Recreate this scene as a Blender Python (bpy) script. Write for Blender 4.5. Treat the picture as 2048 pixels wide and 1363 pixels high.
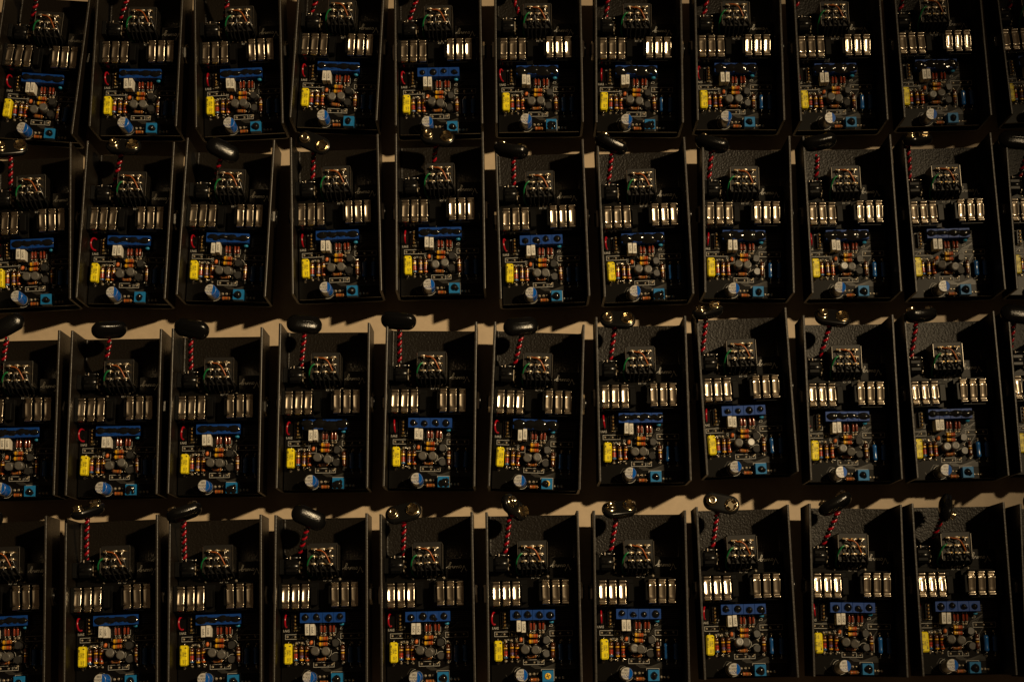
import bpy, math, random
from mathutils import Matrix, Vector

# ------------------------------------------------------------------ clear
for o in list(bpy.data.objects):
    bpy.data.objects.remove(o, do_unlink=True)
SC = bpy.context.scene
COL = SC.collection
MM = 0.001
R = math.radians

# ------------------------------------------------------------------ camera
FLOOR_Z = 18.0          # underside gap: the cases stand on footswitch and knobs (mm)
WALL_H = 28.6
RIM_Z = FLOOR_Z + WALL_H
cam_d = bpy.data.cameras.new('camera')
cam = bpy.data.objects.new('camera', cam_d)
COL.objects.link(cam)
tilt, roll = 0.20107, -0.024903
r0 = Vector((1, 0, 0)); u0 = Vector((0, math.cos(tilt), math.sin(tilt))); b0 = Vector((0, -math.sin(tilt), math.cos(tilt)))
r1 = math.cos(roll) * r0 + math.sin(roll) * u0
u1 = -math.sin(roll) * r0 + math.cos(roll) * u0
cam.matrix_world = Matrix(((r1.x, u1.x, b0.x, 0), (r1.y, u1.y, b0.y, 0), (r1.z, u1.z, b0.z, (926.31 + RIM_Z) * MM), (0, 0, 0, 1)))
cam_d.sensor_width = 36.0
cam_d.lens = 3089.2 / 2048 * 36
cam_d.clip_start = 0.02
cam_d.clip_end = 50
SC.camera = cam

# ------------------------------------------------------------------ world and lamp
w = bpy.data.worlds.new('World'); SC.world = w; w.use_nodes = True
bg = w.node_tree.nodes['Background']
bg.inputs['Color'].default_value = (1.0, 0.60, 0.30, 1)
bg.inputs['Strength'].default_value = 0.026

ld = bpy.data.lights.new('desk_lamp', 'SPOT')
ld.energy = 160
ld.color = (1.0, 0.745, 0.43)
ld.shadow_soft_size = 0.034
ld.spot_size = R(34.5)
ld.spot_blend = 1.0
lamp = bpy.data.objects.new('desk_lamp', ld)
COL.objects.link(lamp)
lamp.location = (1.068, 0.590, 1.467 + RIM_Z * MM)
aim = Vector((-0.26, 0.08, 0.0))
lamp.rotation_euler = (aim - lamp.location).to_track_quat('-Z', 'Y').to_euler()

SC.view_settings.view_transform = 'Standard'
SC.view_settings.look = 'None'
SC.view_settings.exposure = 0.0
SC.view_settings.gamma = 1.0
SC.view_settings.use_curve_mapping = False
SC.render.engine = 'CYCLES'
SC.cycles.use_denoising = True
SC.cycles.max_bounces = 8

# ------------------------------------------------------------------ materials
def mat(name, col, rough=0.5, metal=0.0, bump=None, noise=None, spec=None, coat=0.0, trans=0.0, sub=0.0, rvar=0.0):
    """bump=(scale per mm, strength, distance mm); noise=(scale per mm, amount): colour mottling"""
    m = bpy.data.materials.new(name); m.use_nodes = True
    nt = m.node_tree; b = nt.nodes['Principled BSDF']
    b.inputs['Base Color'].default_value = (*col, 1)
    b.inputs['Roughness'].default_value = rough
    b.inputs['Metallic'].default_value = metal
    if spec is not None: b.inputs['Specular IOR Level'].default_value = spec
    if coat: b.inputs['Coat Weight'].default_value = coat; b.inputs['Coat Roughness'].default_value = 0.12
    if trans: b.inputs['Transmission Weight'].default_value = trans
    if sub:
        b.inputs['Subsurface Weight'].default_value = sub
        b.inputs['Subsurface Radius'].default_value = (0.002, 0.0016, 0.001)
    tc = None
    if bump or noise or rvar:
        tc = nt.nodes.new('ShaderNodeTexCoord')
        oi = nt.nodes.new('ShaderNodeObjectInfo')
        add = nt.nodes.new('ShaderNodeVectorMath'); add.operation = 'ADD'
        sc_ = nt.nodes.new('ShaderNodeVectorMath'); sc_.operation = 'SCALE'; sc_.inputs[3].default_value = 0.37
        cmb = nt.nodes.new('ShaderNodeCombineXYZ')
        for i in range(3): nt.links.new(oi.outputs['Random'], cmb.inputs[i])
        nt.links.new(cmb.outputs[0], sc_.inputs[0])
        nt.links.new(tc.outputs['Object'], add.inputs[0]); nt.links.new(sc_.outputs[0], add.inputs[1])
        vec = add.outputs[0]
    if bump:
        n = nt.nodes.new('ShaderNodeTexNoise'); n.inputs['Scale'].default_value = bump[0] * 1000; n.inputs['Detail'].default_value = 3
        nt.links.new(vec, n.inputs['Vector'])
        bp = nt.nodes.new('ShaderNodeBump'); bp.inputs['Strength'].default_value = bump[1]; bp.inputs['Distance'].default_value = bump[2] * MM
        nt.links.new(n.outputs['Fac'], bp.inputs['Height']); nt.links.new(bp.outputs[0], b.inputs['Normal'])
    if noise:
        n = nt.nodes.new('ShaderNodeTexNoise'); n.inputs['Scale'].default_value = noise[0] * 1000; n.inputs['Detail'].default_value = 5
        nt.links.new(vec, n.inputs['Vector'])
        rp = nt.nodes.new('ShaderNodeMapRange'); rp.inputs[1].default_value = 0.3; rp.inputs[2].default_value = 0.7
        rp.inputs[3].default_value = 1 - noise[1]; rp.inputs[4].default_value = 1 + noise[1]
        nt.links.new(n.outputs['Fac'], rp.inputs[0])
        mx = nt.nodes.new('ShaderNodeVectorMath'); mx.operation = 'SCALE'; mx.inputs[0].default_value = col
        nt.links.new(rp.outputs[0], mx.inputs[3]); nt.links.new(mx.outputs[0], b.inputs['Base Color'])
    if rvar:
        n = nt.nodes.new('ShaderNodeTexNoise'); n.inputs['Scale'].default_value = 400; n.inputs['Detail'].default_value = 4
        nt.links.new(vec, n.inputs['Vector'])
        rp = nt.nodes.new('ShaderNodeMapRange'); rp.inputs[1].default_value = 0.3; rp.inputs[2].default_value = 0.7
        rp.inputs[3].default_value = max(0.03, rough - rvar); rp.inputs[4].default_value = rough + rvar
        nt.links.new(n.outputs['Fac'], rp.inputs[0]); nt.links.new(rp.outputs[0], b.inputs['Roughness'])
    return m

M = {
    'table': mat('table_surface', (0.43, 0.335, 0.225), 0.55, bump=(0.9, 0.25, 0.15), noise=(0.25, 0.06)),
    'paint': mat('black_powder_coat', (0.0075, 0.0057, 0.0038), 0.37, bump=(0.8, 0.9, 0.3), spec=0.17),
    'rim': mat('worn_powder_coat_edge', (0.019, 0.0155, 0.0115), 0.42, bump=(1.1, 0.6, 0.2), noise=(0.9, 0.5)),
    'mask': mat('black_solder_mask', (0.0035, 0.0032, 0.0028), 0.26, spec=0.2, bump=(0.8, 0.1, 0.05)),
    'trace': mat('covered_trace', (0.030, 0.028, 0.024), 0.30),
    'silk': mat('white_silkscreen', (0.36, 0.35, 0.32), 0.55),
    'solder': mat('solder', (0.76, 0.70, 0.58), 0.30, 1.0, bump=(1.2, 0.35, 0.14)),
    'gold': mat('gold_plating', (0.80, 0.58, 0.26), 0.2, 1.0, bump=(0.8, 0.2, 0.1)),
    'nickel': mat('nickel_contact', (0.66, 0.59, 0.49), 0.27, 1.0, rvar=0.05, noise=(0.5, 0.12)),
    'snapm': mat('snap_plating', (0.66, 0.55, 0.36), 0.2, 1.0),
    'wirem': mat('tinned_lead', (0.68, 0.63, 0.55), 0.25, 1.0),
    'plast': mat('black_plastic', (0.005, 0.005, 0.005), 0.24, spec=0.3, bump=(2.0, 0.08, 0.05)),
    'pad': mat('leatherette_pad', (0.003, 0.003, 0.003), 0.20, spec=0.35, bump=(2.0, 0.45, 0.2)),
    'goo': mat('black_sealant', (0.006, 0.006, 0.006), 0.10),
    'tblue': mat('trimmer_blue', (0.004, 0.040, 0.215), 0.42, spec=0.25, bump=(2.0, 0.06, 0.05)),
    'tblue2': mat('trimmer_blue_joint', (0.006, 0.03, 0.13), 0.5),
    'cyan': mat('trimmer_cyan', (0.010, 0.145, 0.36), 0.42, spec=0.25),
    'screw': mat('trimmer_screw_yellow', (0.75, 0.47, 0.03), 0.4),
    'yel': mat('yellow_film', (0.80, 0.66, 0.012), 0.35),
    'ink': mat('black_ink', (0.012, 0.011, 0.010), 0.5),
    'binkt': mat('blue_ink', (0.01, 0.03, 0.16), 0.4),
    'cream': mat('cream_epoxy', (0.62, 0.60, 0.54), 0.42, noise=(0.6, 0.05)),
    'ewhite': mat('sleeve_white', (0.46, 0.45, 0.43), 0.24),
    'eblue': mat('sleeve_blue', (0.004, 0.085, 0.40), 0.15, spec=0.2),
    'esil': mat('sleeve_silver', (0.34, 0.33, 0.31), 0.32, 0.4),
    'orange': mat('orange_ceramic', (0.52, 0.13, 0.03), 0.4),
    'c7': mat('cyan_ceramic', (0.02, 0.22, 0.42), 0.35),
    'bfilm': mat('blue_axial', (0.012, 0.09, 0.30), 0.22, coat=0.4),
    'brown': mat('brown_lacquer', (0.062, 0.017, 0.005), 0.22, coat=0.5),
    'tan': mat('tan_lacquer', (0.25, 0.10, 0.020), 0.25, coat=0.4),
    'bY': mat('band_yellow', (0.60, 0.32, 0.010), 0.3), 'bR': mat('band_red', (0.30, 0.02, 0.01), 0.3),
    'bO': mat('band_orange', (0.42, 0.085, 0.010), 0.3), 'bB': mat('band_brown', (0.09, 0.025, 0.01), 0.3),
    'bU': mat('band_blue', (0.03, 0.12, 0.30), 0.3), 'bV': mat('band_violet', (0.10, 0.06, 0.16), 0.3),
    'bW': mat('band_white', (0.60, 0.50, 0.40), 0.3), 'bG': mat('band_gold', (0.72, 0.46, 0.10), 0.3, 0.5),
    'diode': mat('diode_glass', (0.19, 0.028, 0.010), 0.1, coat=0.8),
    'tgrey': mat('grey_silicone', (0.090, 0.084, 0.075), 0.36, sub=0.3, noise=(0.7, 0.15)),
    'tdark': mat('transistor_black', (0.022, 0.021, 0.020), 0.42, noise=(1.0, 0.2)),
    'red': mat('red_insulation', (0.30, 0.005, 0.014), 0.22),
    'blk': mat('black_insulation', (0.010, 0.010, 0.010), 0.25),
    'grn': mat('green_insulation', (0.008, 0.15, 0.045), 0.28),
    'orw': mat('orange_insulation', (0.34, 0.09, 0.018), 0.3),
    'swb': mat('switch_phenolic', (0.010, 0.009, 0.008), 0.5, spec=0.3),
    'chrome': mat('chrome', (0.7, 0.68, 0.64), 0.15, 1.0),
}

def two_lobe(m, col, ra, rb, fac):
    nt = m.node_tree; a = nt.nodes['Principled BSDF']; a.inputs['Roughness'].default_value = ra
    for l in list(a.inputs['Roughness'].links): nt.links.remove(l)
    b = nt.nodes.new('ShaderNodeBsdfPrincipled'); b.inputs['Base Color'].default_value = (*col, 1); b.inputs['Metallic'].default_value = 1; b.inputs['Roughness'].default_value = rb
    mx = nt.nodes.new('ShaderNodeMixShader'); mx.inputs[0].default_value = fac
    out = next(n for n in nt.nodes if n.type == 'OUTPUT_MATERIAL')
    nt.links.new(a.outputs[0], mx.inputs[1]); nt.links.new(b.outputs[0], mx.inputs[2]); nt.links.new(mx.outputs[0], out.inputs['Surface'])
two_lobe(M['nickel'], (0.34, 0.275, 0.20), 0.225, 0.46, 0.3)      # worn plating: polished and brushed at once
two_lobe(M['solder'], (0.80, 0.70, 0.55), 0.22, 0.62, 0.6)
two_lobe(M['gold'], (0.80, 0.56, 0.25), 0.2, 0.5, 0.4)

# ------------------------------------------------------------------ mesh builder (all sizes in mm)
class MB:
    def __init__(s): s.v = []; s.f = []; s.m = []; s.sm = []; s.mats = []
    def mi(s, k):
        if k not in s.mats: s.mats.append(k)
        return s.mats.index(k)
    def add(s, vs, fs, k, smooth=False):
        o = len(s.v); i = s.mi(k); s.v += [tuple(p) for p in vs]
        for f in fs: s.f.append(tuple(o + a for a in f)); s.m.append(i); s.sm.append(smooth)
    def box(s, x0, x1, y0, y1, z0, z1, k, bev=0.0):
        if bev <= 0:
            vs = [(x, y, z) for z in (z0, z1) for y in (y0, y1) for x in (x0, x1)]
            s.add(vs, [(0, 2, 3, 1), (4, 5, 7, 6), (0, 1, 5, 4), (2, 6, 7, 3), (0, 4, 6, 2), (1, 3, 7, 5)], k); return
        b = bev; X = (x0, x1); Y = (y0, y1); Z = (z0, z1); vs = []; idx = {}
        for i in (0, 1):
            for j in (0, 1):
                for l in (0, 1):
                    sx, sy, sz = (1 if i == 0 else -1), (1 if j == 0 else -1), (1 if l == 0 else -1)
                    for a, p in enumerate(((X[i], Y[j] + sy * b, Z[l] + sz * b), (X[i] + sx * b, Y[j], Z[l] + sz * b), (X[i] + sx * b, Y[j] + sy * b, Z[l]))):
                        idx[(i, j, l, a)] = len(vs); vs.append(p)
        g = lambda *a: idx[a]; fs = []
        for i in (0, 1): fs.append([g(i, 0, 0, 0), g(i, 1, 0, 0), g(i, 1, 1, 0), g(i, 0, 1, 0)][::(1 if i else -1)])
        for j in (0, 1): fs.append([g(0, j, 0, 1), g(1, j, 0, 1), g(1, j, 1, 1), g(0, j, 1, 1)][::(-1 if j else 1)])
        for l in (0, 1): fs.append([g(0, 0, l, 2), g(1, 0, l, 2), g(1, 1, l, 2), g(0, 1, l, 2)][::(1 if l else -1)])
        for i in (0, 1):
            for j in (0, 1): fs.append([g(i, j, 0, 0), g(i, j, 1, 0), g(i, j, 1, 1), g(i, j, 0, 1)][::(1 if (i + j) % 2 == 0 else -1)])
        for i in (0, 1):
            for l in (0, 1): fs.append([g(i, 0, l, 0), g(i, 1, l, 0), g(i, 1, l, 2), g(i, 0, l, 2)][::(-1 if (i + l) % 2 == 0 else 1)])
        for j in (0, 1):
            for l in (0, 1): fs.append([g(0, j, l, 1), g(1, j, l, 1), g(1, j, l, 2), g(0, j, l, 2)][::(1 if (j + l) % 2 == 0 else -1)])
        for i in (0, 1):
            for j in (0, 1):
                for l in (0, 1): fs.append([g(i, j, l, 0), g(i, j, l, 1), g(i, j, l, 2)][::(-1 if (i + j + l) % 2 == 0 else 1)])
        s.add(vs, fs, k)
    def lathe(s, prof, n=16, org=(0, 0, 0), axis='z', mats=None, k=None, smooth=True):
        """prof: [(radius, along)]; mats: material of each profile segment"""
        o = len(s.v); ns = len(prof)
        for r_, a in prof:
            for i in range(n):
                t = 2 * math.pi * i / n; c, d = r_ * math.cos(t), r_ * math.sin(t)
                p = {'z': (c, d, a), 'x': (a, c, d), 'y': (d, a, c)}[axis]
                s.v.append((p[0] + org[0], p[1] + org[1], p[2] + org[2]))
        for q in range(ns - 1):
            i_ = s.mi(mats[q] if mats else k)
            for i in range(n):
                j = (i + 1) % n
                s.f.append((o + q * n + i, o + q * n + j, o + (q + 1) * n + j, o + (q + 1) * n + i)); s.m.append(i_); s.sm.append(smooth)
        s.f.append(tuple(o + i for i in range(n))[::-1]); s.m.append(s.mi(mats[0] if mats else k)); s.sm.append(False)
        s.f.append(tuple(o + (ns - 1) * n + i for i in range(n))); s.m.append(s.mi(mats[-1] if mats else k)); s.sm.append(False)
    def tube(s, pts, r_, n=6, k='wirem', cap=True):
        pts = [Vector(p) for p in pts]; o = len(s.v); N = len(pts)
        T = [(pts[min(i + 1, N - 1)] - pts[max(i - 1, 0)]).normalized() for i in range(N)]
        up = Vector((0, 0, 1)) if abs(T[0].z) < 0.9 else Vector((1, 0, 0))
        U = (up - T[0] * up.dot(T[0])).normalized(); i_ = s.mi(k)
        for i in range(N):
            U = (U - T[i] * U.dot(T[i])).normalized(); W = T[i].cross(U)
            for j in range(n):
                t = 2 * math.pi * j / n; s.v.append(tuple(pts[i] + (U * math.cos(t) + W * math.sin(t)) * r_))
        for i in range(N - 1):
            for j in range(n):
                l = (j + 1) % n
                s.f.append((o + i * n + j, o + i * n + l, o + (i + 1) * n + l, o + (i + 1) * n + j)); s.m.append(i_); s.sm.append(True)
        if cap:
            s.f.append(tuple(o + j for j in range(n))[::-1]); s.m.append(i_); s.sm.append(False)
            s.f.append(tuple(o + (N - 1) * n + j for j in range(n))); s.m.append(i_); s.sm.append(False)
    def blob(s, c, rx, ry, rz, k, nu=10, nv=6, half=False):
        o = len(s.v); i_ = s.mi(k); v0 = 0.0 if half else -math.pi / 2
        for a in range(nv + 1):
            ph = v0 + (math.pi / 2 - v0) * a / nv
            for i in range(nu):
                t = 2 * math.pi * i / nu
                s.v.append((c[0] + rx * math.cos(ph) * math.cos(t), c[1] + ry * math.cos(ph) * math.sin(t), c[2] + rz * math.sin(ph)))
        for a in range(nv):
            for i in range(nu):
                j = (i + 1) % nu
                s.f.append((o + a * nu + i, o + a * nu + j, o + (a + 1) * nu + j, o + (a + 1) * nu + i)); s.m.append(i_); s.sm.append(True)
    def poly(s, tv, tf, k, org, rot, z):
        c, d = math.cos(rot), math.sin(rot)
        s.add([(org[0] + c * x - d * y, org[1] + d * x + c * y, z) for x, y in tv], tf, k)
    def line(s, pts, wd, z, k):
        """flat printed stroke through 2-D points"""
        for (xa, ya), (xb, yb) in zip(pts[:-1], pts[1:]):
            dx, dy = xb - xa, yb - ya; L = math.hypot(dx, dy) or 1; ex, ey = dx / L * wd / 2, dy / L * wd / 2; nx, ny = -ey, ex
            s.add([(xa - ex + nx, ya - ey + ny, z), (xa - ex - nx, ya - ey - ny, z), (xb + ex - nx, yb + ey - ny, z), (xb + ex + nx, yb + ey + ny, z)], [(0, 1, 2, 3)], k)
    def rect(s, x0, y0, x1, y1, wd, z, k): s.line([(x0, y0), (x1, y0), (x1, y1), (x0, y1), (x0, y0)], wd, z, k)
    def mesh(s, name):
        me = bpy.data.meshes.new(name)
        me.from_pydata([(x * MM, y * MM, z * MM) for x, y, z in s.v], [], s.f)
        for k in s.mats: me.materials.append(M[k])
        me.polygons.foreach_set('material_index', s.m); me.polygons.foreach_set('use_smooth', s.sm)
        me.update(); return me

_tc = {}
def text(st, size):
    """outline of a printed word as flat faces, centred (mm)"""
    if (st, size) not in _tc:
        cu = bpy.data.curves.new('t', 'FONT'); cu.body = st; cu.size = size; cu.resolution_u = 2; cu.offset = 0.01 * size
        cu.align_x = 'CENTER'; cu.align_y = 'CENTER'
        ob = bpy.data.objects.new('t', cu); COL.objects.link(ob)
        dg = bpy.context.evaluated_depsgraph_get(); me = bpy.data.meshes.new_from_object(ob.evaluated_get(dg))
        _tc[(st, size)] = ([(v.co.x, v.co.y) for v in me.vertices], [tuple(p.vertices) for p in me.polygons])
        bpy.data.objects.remove(ob); bpy.data.curves.remove(cu); bpy.data.meshes.remove(me)
    return _tc[(st, size)]

# ------------------------------------------------------------------ table
tb = MB(); tb.box(-900, 900, -500, 900, -25, 0, 'table', 2)
table = bpy.data.objects.new('table_top', tb.mesh('table_top')); COL.objects.link(table)
table['kind'] = 'structure'; table['label'] = 'pale tan table top under the rows of cases'; table['category'] = 'table'

# ------------------------------------------------------------------ shared meshes of the pedal's parts
BZ = 8.0   # top of the circuit board above the case floor

def chassis_mesh():
    b = MB(); L = 50.5
    def arc(cx, cz, r_, a0, a1, n): return [(cx + r_ * math.cos(R(a0 + (a1 - a0) * i / n)), cz + r_ * math.sin(R(a0 + (a1 - a0) * i / n))) for i in range(n + 1)]
    out = [(-27.6, 28.6), (-27.88, 28.48), (-28, 28.2), (-28, 1.6)] + arc(-24.9, 1.6, 3.1, 180, 270, 7) + arc(24.9, 1.6, 3.1, 270, 360, 7) + [(28, 28.2), (27.88, 28.48), (27.6, 28.6)]
    inn = [(26.9, 28.6), (26.62, 28.48), (26.5, 28.2), (26.5, 1.6)] + arc(24.9, 1.6, 1.6, 0, -90, 6) + arc(-24.9, 1.6, 1.6, 270, 180, 6) + [(-26.5, 28.2), (-26.62, 28.48), (-26.9, 28.6)]
    ring = out + inn; n = len(ring)
    vs = []
    for y in (-L, L): vs += [(x, y, z) for x, z in ring]
    fs = [(i, n + i, n + (i + 1) % n, (i + 1) % n) for i in range(n)]
    rimf = [f for f in fs if min(vs[i][2] for i in f) > 28.0]; oth = [f for f in fs if min(vs[i][2] for i in f) <= 28.0]
    b.add(vs, oth, 'paint', True); b.add(vs, rimf, 'rim')
    # the open ends of the folded sheet, as strips between outer and inner outline
    no, ni = len(out), len(inn)
    m_ = 40
    def resamp(pl):
        d = [0]
        for p, q in zip(pl[:-1], pl[1:]): d.append(d[-1] + math.hypot(q[0] - p[0], q[1] - p[1]))
        r_ = []
        for i in range(m_ + 1):
            t = d[-1] * i / m_; j = max(k for k in range(len(d)) if d[k] <= t + 1e-9); j = min(j, len(pl) - 2)
            u = (t - d[j]) / (d[j + 1] - d[j]); r_.append((pl[j][0] + u * (pl[j + 1][0] - pl[j][0]), pl[j][1] + u * (pl[j + 1][1] - pl[j][1])))
        return r_
    ro, ri = resamp(out), resamp(inn[::-1])
    for y, fl in ((-L, 1), (L, -1)):
        v = [(x, y, z) for x, z in ro] + [(x, y, z) for x, z in ri]
        b.add(v, [(i, i + 1, m_ + 2 + i, m_ + 1 + i)[::fl] for i in range(m_)], 'paint')
    return b.mesh('chassis')

def board_mesh():
    b = MB(); z0, z1 = BZ - 1.6, BZ
    b.box(-25.8, 25.8, -49.6, 13.5, z0, z1, 'mask', 0.08)
    b.box(-25.8, -10.2, 13.5, 24.2, z0, z1, 'mask', 0.08)
    b.box(10.4, 25.8, 13.5, 24.2, z0, z1, 'mask', 0.08)
    zt = z1 + 0.03
    rnd = random.Random(4)
    for i in range(5):                         # bus of covered tracks towards the right edge
        b.line([(-2 + i * 0.9, -39.8), (0.5 + i * 1.1, -41.5), (12 + i * 0.2, -41.8 + i * 0.75), (24.5, -41.8 + i * 0.75)], 0.4, zt, 'trace')
        b.line([(6.5 + i * 1.0, -22), (9 + i * 1.1, -18.5 + i * .3), (14 + i * 0.9, -16.5 + i * .8), (24.6, -16.5 + i * .8)], 0.35, zt, 'trace')
        b.line([(13.5, -7.5 - i * 1.1), (24.6, -7.5 - i * 1.1)], 0.35, zt, 'trace')
    for i in range(14):
        x, y = rnd.uniform(-24, 20), rnd.uniform(-48, -5); dx = rnd.choice((-4, 4, 6)); dy = rnd.choice((0, 3, -3))
        b.line([(x, y), (x + dx * .5, y + dy), (x + dx, y + dy)], 0.35, zt, 'trace')
    zs = z1 + 0.06; S = 'silk'; w_ = 0.25
    b.rect(-23.6, -22.4, -11.2, -19.7, w_, zs, S); b.line([(-14.6, -22.4), (-14.6, -19.7)], w_, zs, S)
    b.rect(9.7, -22.5, 23.2, -19.5, w_, zs, S)
    b.rect(-6.5, -39.2, 5.8, -36.4, w_, zs, S)
    b.line([(2.2, -39.2), (2.2, -36.4)], w_, zs, S)
    b.rect(-19.9, -17.5, -14.9, -8.0, w_, zs, S)
    for x in (-0.8, 4.65): b.rect(x - 2.1, -18.9, x + 2.1, -13.9, w_ * .8, zs, S)
    b.line([(4.1, -46.5), (4.1, -42.1), (11.6, -42.1), (11.6, -48.8)], w_, zs, S)
    b.line([(-18.7, -25.5), (-18.7, -28)], w_, zs, S)
    b.line([(12.9, -26.5), (12.9, -36.2)], w_, zs, S)
    b.line([(-9.6, -24), (-9.6, -26.8), (-6.2, -26.8), (-6.2, -23.5)], w_ * .8, zs, S)
    def ring(cx, cy, r_, a0, a1): b.line([(cx + r_ * math.cos(R(a0 + (a1 - a0) * i / 12)), cy + r_ * math.sin(R(a0 + (a1 - a0) * i / 12))) for i in range(13)], w_, zs, S)
    ring(-8.0, -45.2, 4.3, 100, 330); ring(-4.6, -30.3, 3.1, -30, 120); ring(1.0, -30.5, 3.1, -60, 110); ring(6.9, -25.3, 2.9, -80, 70); ring(6.9, -33.6, 2.9, 60, 160)
    ring(4.4, -37.8, 0.55, 0, 360)
    for st, sz, x, y, r_ in (('SW1', 2.1, -23.2, -17.4, 180), ('C7', 2.0, 10.5, -16.2, 180), ('C15', 1.7, -10.4, -23.0, 90), ('R1', 1.3, -15.6, -24.4, 180), ('Q4', 1.4, 9.1, -28.9, 180), ('C3', 1.3, 3.4, -37.8, 90),
                             ('C1 - C4', 1.5, 1.6, 12.4, 180), ('A', 1.4, -3.4, -4.6, 180)):
        v, f = text(st, sz); b.poly(v, f, S, (x, y), R(r_), zs)
    # cursive signature, printed upside down to the viewer
    sig = [[(0, 2.6), (0.6, 3.4), (1.4, 1.2), (1.9, 0.2), (2.8, 2.2), (3.6, 3.8), (3.9, 3.3)],
           [(3.4, 0.8), (4.0, 1.6), (4.7, 1.2), (4.4, 0.3), (3.7, 0.2), (3.4, 0.8)], [(4.7, 1.2), (5.3, 1.5), (5.5, 0.3), (6.1, 0.5), (6.4, 1.6), (6.7, 0.4), (7.1, 0.3)],
           [(7.1, 0.3), (7.6, 1.5), (7.8, 0.4), (8.4, 1.6), (8.9, 1.2), (8.9, 0.3), (9.6, 0.6)],
           [(11.2, 1.3), (10.4, 1.7), (9.9, 1.0), (10.3, 0.3), (11.0, 0.8), (11.3, 1.6), (10.9, -0.5), (10.3, -2.0), (9.7, -1.7), (10.2, -0.5), (11.6, 0.5), (12.6, 1.2)]]
    for st in sig: b.line([(23.4 - x, 19.3 - y * 1.05 + 0.9) for x, y in st], 0.3, zs, S)
    return b.mesh('circuit_board')

JOINTS = [(-22.4, -21.1), (-17.8, -21.1), (-13, -21.1), (11.4, -20.9), (15.9, -20.9), (20.8, -20.9), (-5.1, -38), (-0.2, -38), (4.4, -37.8),
          (-2.8, -44.9), (-0.3, -44.8), (2.0, -44.7), (12.8, -47.0), (15, -47.0), (17.1, -47), (-22, -38.2), (-17.2, -37.3), (-13.4, -37.3), (-10, -37.3), (-17.2, -25), (-13.6, -25), (-10.3, -25.2),
          (11, -37.2), (10.9, -25.2), (16.5, -25.3), (21.7, -25.1), (16.6, -39.3), (21.8, -39.1), (-1.9, -20.4), (.2, -20.3), (3.6, -20.3), (5.7, -20.2), (3.5, -22.4), (3.2, -25.8), (2.9, -34.2), (8.3, -28.8), (5.4, -37),
          (-6, 14.6), (-3.5, 14.2), (-1, 14.0), (1.5, 13.9), (4, 14.2), (6.5, 14.5), (-13.2, 14.8), (-9.5, 12.8), (9, 12.9)]
def joints_mesh():
    b = MB(); rnd = random.Random(7)
    for x, y in JOINTS:
        r_ = rnd.uniform(0.62, 0.85)
        b.lathe([(r_ * 1.15, 0), (r_ * 1.1, 0.12), (r_ * .75, 0.35), (r_ * .38, 0.8), (r_ * .32, 1.15)], 8, (x + rnd.uniform(-.15, .15), y + rnd.uniform(-.15, .15), BZ), 'z', k='solder')
    return b.mesh('solder_joints')

def resistor_mesh(name, L, r_, body, bands, lead=2.0, drop=2.2):
    """axis along x; bands = [(from, to, material)] as fractions of the length"""
    b = MB(); cuts = sorted({0, .06, .16, .24, .76, .84, .94, 1} | {a for q in bands for a in q[:2]})
    def rad(t): e = min(t, 1 - t); return r_ * (0.55 if e < .005 else 0.9 if e < .07 else 1.0 if e < .17 else 0.97 if e < .2 else 0.88)
    prof = [(rad(t), (t - .5) * L) for t in cuts]; ms = []
    for a, c in zip(cuts[:-1], cuts[1:]):
        mid = (a + c) / 2; k = body
        for p, q, kk in bands:
            if p <= mid <= q: k = kk
        ms.append(k)
    b.lathe(prof, 12, axis='x', mats=ms)
    for s in (-1, 1):
        e = s * L / 2
        b.tube([(e, 0, 0), (e + s * lead * .5, 0, 0), (e + s * lead * .85, 0, -.25), (e + s * lead, 0, -drop * .5), (e + s * lead, 0, -drop)], 0.3, 5, 'wirem')
    return b.mesh(name)

def diode_mesh():
    b = MB()
    b.lathe([(.35, -2.2), (.68, -2.0), (.72, -1.2), (.72, -.8), (.72, 1.6), (.68, 2.0), (.35, 2.2)], 10, axis='y', mats=['diode', 'diode', 'bB', 'diode', 'diode', 'diode'])
    for s in (-1, 1): b.tube([(0, s * 2.2, 0), (0, s * 3.2, -.1), (0, s * 3.6, -1.2), (0, s * 3.6, -1.9)], 0.27, 5, 'wirem')
    return b.mesh('diode')

def film_mesh():
    b = MB()   # yellow film capacitor, standing on the board: origin at board level
    b.box(-2.35, 2.35, -6.0, 6.0, 0.4, 6.3, 'yel', 0.75)
    for s in (-1, 1): b.tube([(0, s * 6, 2.6), (0, s * 6.9, 2.4), (0, s * 7.2, 1.2), (0, s * 7.2, 0)], 0.35, 5, 'wirem')
    z = 6.33; rt = R(-90)
    b.add([(1.9, 4.0, z), (1.9, 5.0, z), (0.5, 4.5, z)], [(0, 1, 2)], 'ink')
    for st, sz, x, y in (('1813', 1.7, 1.3, 0.9), ('100n', 1.6, 0, 0.9), ('MKT1813', 1.4, -1.35, 1.4), ('250-', 1.3, 0.2, -3.6), ('F0314', 1.1, 1.5, -3.7)):
        v, f = text(st, sz); b.poly(v, f, 'ink', (x, y), rt, z)
    return b.mesh('film_capacitor')

def boxcap_mesh():
    b = MB(); b.box(-1.25, 1.25, -3.3, 3.3, 0.4, 7.8, 'cream', 0.2)
    v, f = text('1n5K', 2.0); b.poly(v, f, 'ink', (0.05, -0.2), R(-90), 7.83)
    for s in (-1, 1): b.tube([(0, s * 2.5, 0.6), (0, s * 2.5, 0)], 0.3, 5, 'wirem')
    return b.mesh('box_capacitor')

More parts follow.
